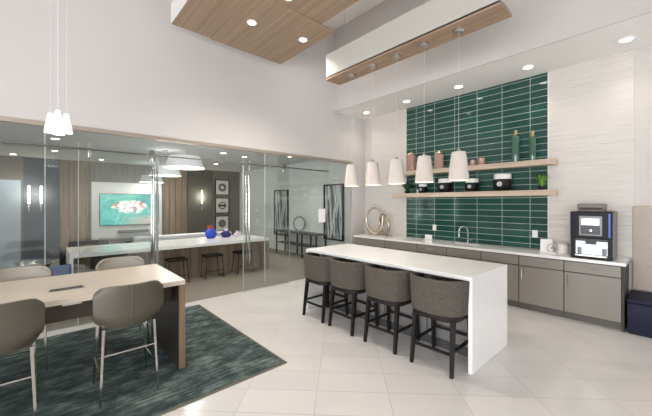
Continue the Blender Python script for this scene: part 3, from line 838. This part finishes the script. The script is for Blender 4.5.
def counter_chair():
    """faces +y, back toward -y"""
    t = thing('counter_chair', '', 'chair', group='taupe leather chairs at the wooden table')
    # shell back: rounded outline, gently curved in plan
    def shell(off, thick, shrink):
        grid = []
        R_, N = 14, 20
        for i in range(R_+1):
            v = i/R_; row = []
            tt = abs(v*2-1)
            k_ = max(0, (tt-(.5 if v > .5 else .3))/(.5 if v > .5 else .7))
            hw = .242*(1-(.13*k_**3 if v > .5 else .24*k_**2.2)) - shrink
            for j in range(N+1):
                u = -1+2*j/N
                x = hw*u
                top = .950-.050*abs(u)**6; bot = .605+.065*abs(u)**4
                zz = bot+(top-bot)*v
                y = -.235+.085*(abs(u)**2.2)*(.6+.4*v)-.035*v+.06*max(0, .25-v)*4*.6
                row.append((x, y+off, zz))
            grid.append(row)
        bm = B(); sweep_sheet(bm, grid, thick); return bm
    obj('outer_shell', shell(0, -.022, 0), M['leather'], t, True, angle=70, bev=.006)
    obj('inner_pad', shell(.022, -.0215, .006), M['leather_in'], t, True, angle=70, bev=.01)
    bm = B(); pts = [(0, -.2375-.035*v+.06*max(0, .25-v)*2.4-.0235, .605+.35*v) for v in [k/12 for k in range(13)]]
    tube(bm, pts, .0035, 6); obj('back_seam', bm, M['seam'], t)
    bm = B()
    poly = [(-.19, -.17), (-.12, -.20), (.12, -.20), (.19, -.17), (.225, .0), (.225, .16), (.19, .215), (-.19, .215), (-.225, .16), (-.225, .0)]
    prism(bm, poly, .60, .675, .025); obj('seat', bm, M['leather'], t, True)
    bm = B(); box(bm, -.17, .17, -.17, .17, .585, .5995); obj('under_frame', bm, M['dgrey'], t)
    c = {(-1, -1): (-.205, -.205), (1, -1): (.205, -.205), (-1, 1): (-.205, .225), (1, 1): (.205, .225)}
    for (sx, sy), (bx, by) in c.items():
        bm = B(); tube(bm, [(bx, by, 0), (sx*.18, sy*.18, .60)], [.010, .014], sq=True); obj('leg', bm, M['chrome'], t)
    def at(sx, sy, z):
        bx, by = c[(sx, sy)]; k = z/.6
        return (bx+(sx*.18-bx)*k, by+(sy*.18-by)*k, z)
    for a, b, z in (((-1, -1), (1, -1), .39), ((-1, 1), (1, 1), .22), ((-1, -1), (-1, 1), .22), ((1, -1), (1, 1), .22)):
        bm = B(); tube(bm, [at(*a, z), at(*b, z)], .008, sq=True); obj('foot_rail', bm, M['chrome'], t)
    return t
c0 = counter_chair()
spots = [(.525, 3.20, 0, 'on the near side of the wooden table, seen whole from behind'),
         (-.25, 3.20, 0, 'near side of the wooden table, cut off by the left edge'),
         (.68, 4.25, PI, 'on the far side of the wooden table, near its right end'),
         (-.19, 4.25, PI, 'far side of the wooden table, at the left edge')]
for k, (x, y, rz, w) in enumerate(spots):
    lab = 'taupe leather chair '+w
    if k == 0: c0.location = (x, y, .010); c0.rotation_euler = (0, 0, rz); c0['label'] = lab
    else: dup(c0, lab, (x, y, .010), rz)

# ------------------------------------------------------------------ meeting room furniture
LC = thing('meeting_counter', 'long white-topped counter table behind the glass with a slatted wood base', 'counter table', (.30, 6.63, 0))
L = 3.80
bm = B(); box(bm, 0, L, 0, 1.15, .70, .765, .003); obj('countertop', bm, M['quartz'], LC)
bm = B(); box(bm, .0, .05, .001, 1.149, 0, .6995); obj('end_panel', bm, M['white'], LC)
bm = B(); box(bm, L-.06, L, .001, 1.149, 0, .6995); obj('end_panel', bm, M['basew'], LC)
bm = B(); x = 1.05
while x < L-.07: box(bm, x, min(x+.20, L-.061)-.006, .36, .40, 0, .6995); x += .20
obj('front_panelling', bm, M['basew'], LC)
bm = B(); box(bm, .06, 1.04, .42, .46, 0, .6995); obj('dark_recess_panel', bm, M['dgrey'], LC)
bm = B(); box(bm, .05, .30, .30, .34, 0, .6995); obj('front_panel', bm, M['basew'], LC)

def bench_stool():
    t = thing('backless_stool', '', 'stool', group='backless stools along the white-topped counter')
    bm = B(); box(bm, -.19, .19, -.14, .14, .455, .50, .012, 3); obj('seat', bm, M['dwood'], t, True)
    for s in (-1, 1):
        bm = B(); tube(bm, [(s*.165, -.12, .455), (s*.20, -.15, .009), (s*.20, .15, .009), (s*.165, .12, .455)], .009, 8); obj('side_frame', bm, M['black'], t, True)
    bm = B(); tube(bm, [(-.185, -.138, .16), (.185, -.138, .16)], .007, 8); obj('cross_bar', bm, M['black'], t)
    return t
b0 = bench_stool()
for k, (x, w) in enumerate(((1.98, 'leftmost, past the oak table end'), (2.72, 'middle, seen through the doorway'), (3.44, 'rightmost, behind the door pull'))):
    lab = 'dark backless stool at the white-topped counter, '+w
    if k == 0: b0.location = (x, 6.72, 0); b0['label'] = lab
    else: dup(b0, lab, (x, 6.72, 0))

SF = thing('low_sofa', 'long light grey sofa with its back to the white-topped counter', 'sofa', (1.5, 8.15, 0))
bm = B(); box(bm, 0, 2.35, 0, .22, .10, .84, .05, 4); obj('backrest', bm, M['lgrey'], SF, True)
bm = B(); box(bm, .02, 2.33, .222, .85, .10, .42, .05, 4); obj('seat', bm, M['lgrey'], SF, True)
bm = B(); box(bm, .1, 2.25, .06, .80, 0, .10); obj('plinth', bm, M['dgrey'], SF)
def bag(label, x, y, z, w, h, mat, tissue, grp=None):
    t = thing('soft_bag', label, 'bag', (x, y, z), .3)
    bm = B(); bmesh.ops.create_icosphere(bm, subdivisions=3, radius=1)
    for v in bm.verts:
        n = noise.noise(v.co*1.7+Vector((x, y, 0)))
        v.co = Vector((v.co.x*w*(1+.25*n), v.co.y*w*.6*(1+.25*n), (max(v.co.z, -.8)+.8)*h/1.8*(1+.15*n)))
    obj('bag_body', bm, mat, t, True)
    bm = B(); rnd = random.Random(int(x*10))
    for k in range(9):
        a = rnd.uniform(0, 2*PI); d = Vector((math.cos(a), math.sin(a), 0))*rnd.uniform(.02, w*.6)
        tube(bm, [d*.5+Vector((0, 0, h*.75)), d+Vector((0, 0, h*rnd.uniform(1.1, 1.35)))], [.022, .004], 5)
    obj('tissue_tuft', bm, tissue, t)
bag('bright blue bag with red tissue on the white-topped counter', 2.98, 7.45, .765, .15, .26, M['bluef'], M['redf'])
bag('dark blue bag with lilac tissue on the white-topped counter, right of the bright blue one', 3.36, 7.45, .765, .14, .17, M['navyf'], M['lilac'])
bag('pale lilac bag at the right end of the white-topped counter', 3.68, 7.45, .765, .11, .12, M['lilac'], M['lilac'])

AC = thing('tub_armchair', 'dark navy armchair behind the left end of the white-topped counter', 'armchair', (.72, 8.6, 0))
bm = B(); box(bm, -.36, .36, .0, .65, .12, .43, .06, 4); obj('seat', bm, M['dnavy'], AC, True)
bm = B(); box(bm, -.36, .36, -.18, -.002, .12, .80, .06, 4); obj('backrest', bm, M['dnavy'], AC, True)
for s in (-1, 1):
    bm = B(); box(bm, s*.42-.06, s*.42+.06, -.15, .62, .10, .62, .05, 4); obj('arm', bm, M['dnavy'], AC, True)
bm = B(); box(bm, -.3, .3, .0, .55, 0, .115); obj('base', bm, M['black'], AC)

# oval table at far left with a blue chair beside it
OT = thing('oval_table', 'low dark oval table with a pale rim behind the glass at far left', 'table', (-.78, 7.25, 0))
def oval(rx, ry, n=40): return [(rx*math.cos(2*PI*k/n), ry*math.sin(2*PI*k/n)) for k in range(n)]
bm = B(); prism(bm, oval(.95, .55), .585, .62, .006); obj('tabletop', bm, plain('grey_glass_top', (.16, .18, .20), .1), OT, True)
bm = B(); pts = [(.95*math.cos(2*PI*k/48), .55*math.sin(2*PI*k/48), .603) for k in range(48)]; tube(bm, pts, .012, 8, True); obj('metal_rim', bm, M['chrome'], OT, True)
bm = B(); prism(bm, oval(.85, .48), 0, .584); obj('drum_base', bm, plain('dark_olive_base', (.030, .036, .028), .5), OT, True)
BC = thing('lounge_chair', 'blue upholstered lounge chair between the oval table and the white counter end', 'chair', (.02, 6.55, 0), .2)
bm = B(); box(bm, -.24, .24, -.24, .24, .20, .42, .05, 4); obj('seat', bm, plain('denim_blue', (.06, .11, .24), .85), BC, True)
bm = B(); box(bm, -.24, .24, -.30, -.2405, .22, .66, .02, 4); obj('backrest', bm, bpy.data.materials['denim_blue'], BC, True)
for sx in (-1, 1):
    for sy in (-1, 1):
        bm = B(); tube(bm, [(sx*.21, sy*.21, 0), (sx*.19, sy*.19, .21)], .012, 8); obj('leg', bm, M['black'], BC)

# television wall
TV = thing('television', 'wall television showing a turquoise and coral underwater picture', 'television', (2.10, YF-.10, 1.39))
bm = B(); box(bm, -.84, .84, -.045, -.005, -.49, .53, .006); obj('bezel', bm, M['black'], TV)
bm = B(); box(bm, -.825, .825, -.0475, -.0455, -.475, .515); obj('screen', bm, M['screen'], TV)
bm = B(); box(bm, -.2, .2, -.005, 0, -.2, .2); obj('wall_mount', bm, M['dgrey'], TV)
SB = thing('soundbar', 'slim dark soundbar mounted below the television', 'soundbar', (2.18, YF-.10, .69))
bm = B(); box(bm, -.44, .44, -.08, 0, -.04, .04, .015); obj('body', bm, M['dgrey'], SB, True)
bm = B(); box(bm, -.42, .42, -.084, -.0805, -.028, .028); obj('grille', bm, M['mgrey'], SB)
FS = thing('floating_console', 'long grey console shelf below the television', 'console', (1.25, YF-.52, .22))
bm = B(); box(bm, 0, 1.76, 0, .42, .20, .30, .004); obj('top', bm, M['mgrey'], FS)
bm = B(); box(bm, 0, 1.76, .02, .42, 0, .03); box(bm, 0, .03, .02, .42, .03, .20); box(bm, 1.73, 1.76, .02, .42, .03, .20); box(bm, .87, .90, .02, .42, .03, .20); obj('lower_case', bm, M['mgrey'], FS)
bm = B(); box(bm, 1.93, 2.36, YF-.46, YF-.15, .251, .40, .008)
tag(obj('media_box', bm, M['black']), 'black media box inside the console under the television', 'media box')

# sconces
for k, (x, w) in enumerate(((4.43, 'on the slate wall panel left of the framed prints'), (-.08, 'on the blue-grey wall left of the wood panels, right one of two'), (-.33, 'on the blue-grey wall, left one of two'))):
    yw = YF-(.04 if k == 0 else .02)
    t = thing('wall_sconce', 'glowing tube sconce '+w, 'wall light', (x, yw, 1.5), 0, 'tube sconces in the meeting room')
    bm = B(); tube(bm, [(0, -.07, .10), (0, -.07, .60)], .022, 14); obj('light_tube', bm, M['sconce'], t, True)
    bm = B(); tube(bm, [(0, -.07, -.12), (0, -.07, .10)], .014, 12); box(bm, -.03, .03, -.085, 0, .0, .06, .006); obj('bracket', bm, M['chrome'], t, True)
    ld = bpy.data.lights.new('sconce', 'POINT'); ld.energy = 7 if k == 0 else 3.5; ld.shadow_soft_size = .06; ld.color = (1, .90, .75)
    lo = bpy.data.objects.new('sconce_light', ld); COL.objects.link(lo); lo.location = (x, yw-.16, 1.85)

# three framed prints
for k, (zc, nm) in enumerate(((2.24, 'top one with a dark knotted ring'), (1.52, 'middle one with a dark bar across a ring'), (.80, 'bottom one with a blue grey disc'))):
    t = thing('framed_print', 'square framed print right of the sconce, '+nm, 'picture', (5.27, YF, zc), 0, 'three square prints in a column')
    bm = B()
    for a in ((-.29, .29, -.31, -.28), (-.29, .29, .28, .31), (-.29, -.26, -.28, .28), (.26, .29, -.28, .28)): box(bm, a[0], a[1], -.03, 0, a[2], a[3])
    obj('frame', bm, M['black'], t)
    bm = B(); box(bm, -.26, .26, -.012, -.001, -.28, .28); obj('mat_board', bm, plain('print_paper', (.72, .71, .66), .7), t)
    bm = B()
    if k < 2:
        for rad, th in ((.14, .022), (.09, .018)) if k == 0 else ((.13, .02),):
            tube(bm, [(rad*math.cos(a), -.014, rad*math.sin(a)) for a in [2*PI*q/28 for q in range(28)]], th, 6, True)
        if k == 1: box(bm, -.17, .17, -.022, -.013, -.04, .04, .004)
    else:
        lathe(bm, [(.16, 0), (.16, .006), (.02, .008)], seg=28)
        bmesh.ops.rotate(bm, verts=bm.verts, cent=(0, 0, 0), matrix=Matrix.Rotation(PI/2, 3, 'X')); bmesh.ops.translate(bm, verts=bm.verts, vec=(0, -.013, 0))
    obj('printed_ring', bm, M['dgrey'] if k < 2 else plain('print_grey_blue', (.16, .18, .19), .7), t)

# birch prints, console table, vase, exit sign on the right wall of the meeting room
for y0, y1, z0, z1, w in ((8.50, 9.35, .52, 2.07, 'left of the console table'), (5.93, 6.72, .58, 2.15, 'at the right end near the white wall corner')):
    t = thing('birch_picture', 'tall black-framed birch trunk print '+w, 'picture', (XW, y0, z0), 0, 'tall birch prints')
    h = z1-z0; w_ = y1-y0
    bm = B()
    for a in ((0, w_, 0, .04), (0, w_, h-.04, h), (0, .04, .04, h-.04), (w_-.04, w_, .04, h-.04)): box(bm, -.06, 0, a[0], a[1], a[2], a[3])
    obj('frame', bm, M['black'], t)
    bm = B(); box(bm, -.03, -.002, .04, w_-.04, .04, h-.04); obj('print', bm, M['bark'], t)
CN = thing('console_table', 'long black metal console table with a lower shelf against the pale wall', 'console table', (5.60, 6.60, 0))
bm = B(); box(bm, 0, .38, 0, 2.05, .70, .74, .003); obj('tabletop', bm, M['dgrey'], CN)
bm = B(); box(bm, .02, .36, .03, 2.02, .34, .37, .003); obj('lower_shelf', bm, M['dgrey'], CN)
for x in (.02, .36):
    for y in (.02, .68, 1.36, 2.03):
        bm = B(); box(bm, x-.018, x+.018, y-.018 if y > .1 else .0, y+.018, 0, .6995); obj('leg', bm, M['black'], CN)
VS = thing('ring_vase', 'round open silver-grey vase standing on the black console table', 'vase', (5.78, 7.62, .74), .9)
bm = B(); tube(bm, [(0, .17*math.cos(a), .25+.21*math.sin(a)) for a in [2*PI*q/32 for q in range(32)]], .028, 10, True); obj('ring_body', bm, M['mgrey'], VS, True)
bm = B(); box(bm, -.05, .05, -.08, .08, 0, .04, .006); obj('foot', bm, M['mgrey'], VS, True)
ES = thing('exit_sign', 'small white exit sign box above the right birch print', 'sign', (XW, 6.22, 2.24))
bm = B(); box(bm, -.05, 0, -.13, .13, -.09, .09, .006); obj('housing', bm, M['white'], ES)
def text(s, size, mat, parent, loc, rot, nm='lettering'):
    cu = bpy.data.curves.new('t', 'FONT'); cu.body = s; cu.size = size; cu.extrude = .001; cu.align_x = 'CENTER'; cu.align_y = 'CENTER'
    tmp = bpy.data.objects.new('t', cu); COL.objects.link(tmp)
    bpy.context.view_layer.update()
    me = bpy.data.meshes.new_from_object(tmp.evaluated_get(bpy.context.evaluated_depsgraph_get()))
    bpy.data.objects.remove(tmp)
    o = bpy.data.objects.new(nm, me); me.materials.clear(); me.materials.append(mat); COL.objects.link(o)
    o.parent = parent; o.location = loc; o.rotation_euler = rot
    return o
text('EXIT', .11, plain('exit_green', (.05, .35, .15), .5), ES, (-.052, 0, 0), (PI/2, 0, -PI/2))
for z_ in (0,):
    t = thing('wall_disc', 'small round white disc on the pale wall above the ring vase', 'wall fitting', (XW, 7.65, 1.86))  # plain round white disc set on the wall
    bm = B(); lathe(bm, [(.06, 0), (.058, .025), (.03, .035)], seg=24); o = obj('cover', bm, M['white'], t, True); o.rotation_euler = (0, -PI/2, 0)

# drum lamps
for x, y, w in ((1.96, 6.15, 'nearest and largest looking, just behind the glass'), (2.17, 8.2, 'middle one of the row'), (2.55, 11.2, 'farthest one, in front of the television')):
    t = thing('drum_pendant', 'wide white drum pendant in the meeting room, '+w, 'pendant lamp', (x, y, 2.28), 0, 'wide white drum pendants')
    bm = B(); lathe(bm, [(.35, 0), (.27, .22), (.002, .225)], seg=36, cap=False); obj('shade', bm, M['drum'], t, True)
    bm = B(); lathe(bm, [(.335, .006), (.335, .012)], seg=36); obj('diffuser', bm, M['drumglow'], t)
    bm = B(); tube(bm, [(0, 0, .225), (0, 0, ZM-2.28-.02)], .005, 8); lathe(bm, [(.05, ZM-2.28-.02), (.05, ZM-2.28)], seg=20); obj('stem', bm, M['steel'], t, True)
    ld = bpy.data.lights.new('drum', 'POINT'); ld.energy = 26; ld.shadow_soft_size = .2; ld.color = (1, .96, .9)
    lo = bpy.data.objects.new('drum_light', ld); COL.objects.link(lo); lo.location = (x, y, 2.2)
    ld = bpy.data.lights.new('drum_up', 'POINT'); ld.energy = 3; ld.shadow_soft_size = .15; ld.color = (1, .98, .95)
    lo = bpy.data.objects.new('drum_uplight', ld); COL.objects.link(lo); lo.location = (x, y, 2.62)

for (x, y, w) in ((.15, 8.2, 'far left, behind the small pendants'), (.18, 10.1, 'far left, next row back'), (-.62, 11.5, 'at the left edge near the back wall'),
                  (1.23, 11.2, 'above the wood panels left of the television'), (3.38, 7.65, 'left of the two near the right door'), (4.1, 7.9, 'right of the two near the right door'),
                  (4.15, 9.95, 'above the slate panel'), (4.5, 9.2, 'above the framed prints')):
    downlight('round meeting-room downlight, '+w, x, y, ZM, 'meeting room downlights', .075, 46)
downlight('round lit ceiling downlight in the meeting room, above the console table', 5.0, 7.0, ZM, 'meeting room downlights', .075, 46)
downlight('round lit ceiling downlight in the meeting room, just behind the left glass', -1.6, 7.0, ZM, 'meeting room downlights', .075, 46)

for k, (x, y, w) in enumerate(((-2.6, 3.2, 'over the communal table'), (-2.6, -.2, 'left of the camera'), (.2, -1.4, 'behind the camera'), (.0, 2.0, 'over the rug edge'), (4.1, 3.9, 'between the beam and the kitchen fascia'))):  # lamps added out of view to brighten the hall and the fascia
    downlight('added unseen downlight in the high hall ceiling '+w, x, y, ZC, 'added downlights in the high ceiling', .09, 45 if x > 3 else 9)

# ------------------------------------------------------------------ daylight
w = bpy.data.worlds.new('daylight'); SC.world = w; w.use_nodes = True
bg = w.node_tree.nodes['Background']; bg.inputs[0].default_value = (.95, .965, 1, 1); bg.inputs[1].default_value = 13
def portal(loc, rot, sx, sy):
    ld = bpy.data.lights.new('window_portal', 'AREA'); ld.shape = 'RECTANGLE'; ld.size = sx; ld.size_y = sy
    ld.cycles.is_portal = True
    o = bpy.data.objects.new('window_portal', ld); COL.objects.link(o); o.location = loc; o.rotation_euler = rot
for a, b in winsL: portal((XL-.02, (a+b)/2, 1.42), (0, -PI/2, 0), 2.15, b-a)
for a, b in winsB: portal(((a+b)/2, YB-.02, 1.42), (PI/2, 0, 0), b-a, 2.15)

# ------------------------------------------------------------------ camera
cd = bpy.data.cameras.new('camera'); cam = bpy.data.objects.new('camera', cd); COL.objects.link(cam)
cd.sensor_width = 36; cd.lens = 36*311/652; cd.shift_y = -5/652; cd.clip_start = .05
cam.location = (0, 0, 1.62); cam.rotation_euler = (PI/2, 0, -math.radians(42.1))
SC.camera = cam
SC.view_settings.view_transform = 'Standard'; SC.view_settings.look = 'None'
SC.view_settings.gamma = 1; SC.view_settings.use_curve_mapping = False
SC.view_settings.exposure = .3
SC.cycles.max_bounces = 12; SC.cycles.diffuse_bounces = 6; SC.cycles.transparent_max_bounces = 24
SC.cycles.sample_clamp_indirect = 8
SC.cycles.use_denoising = True
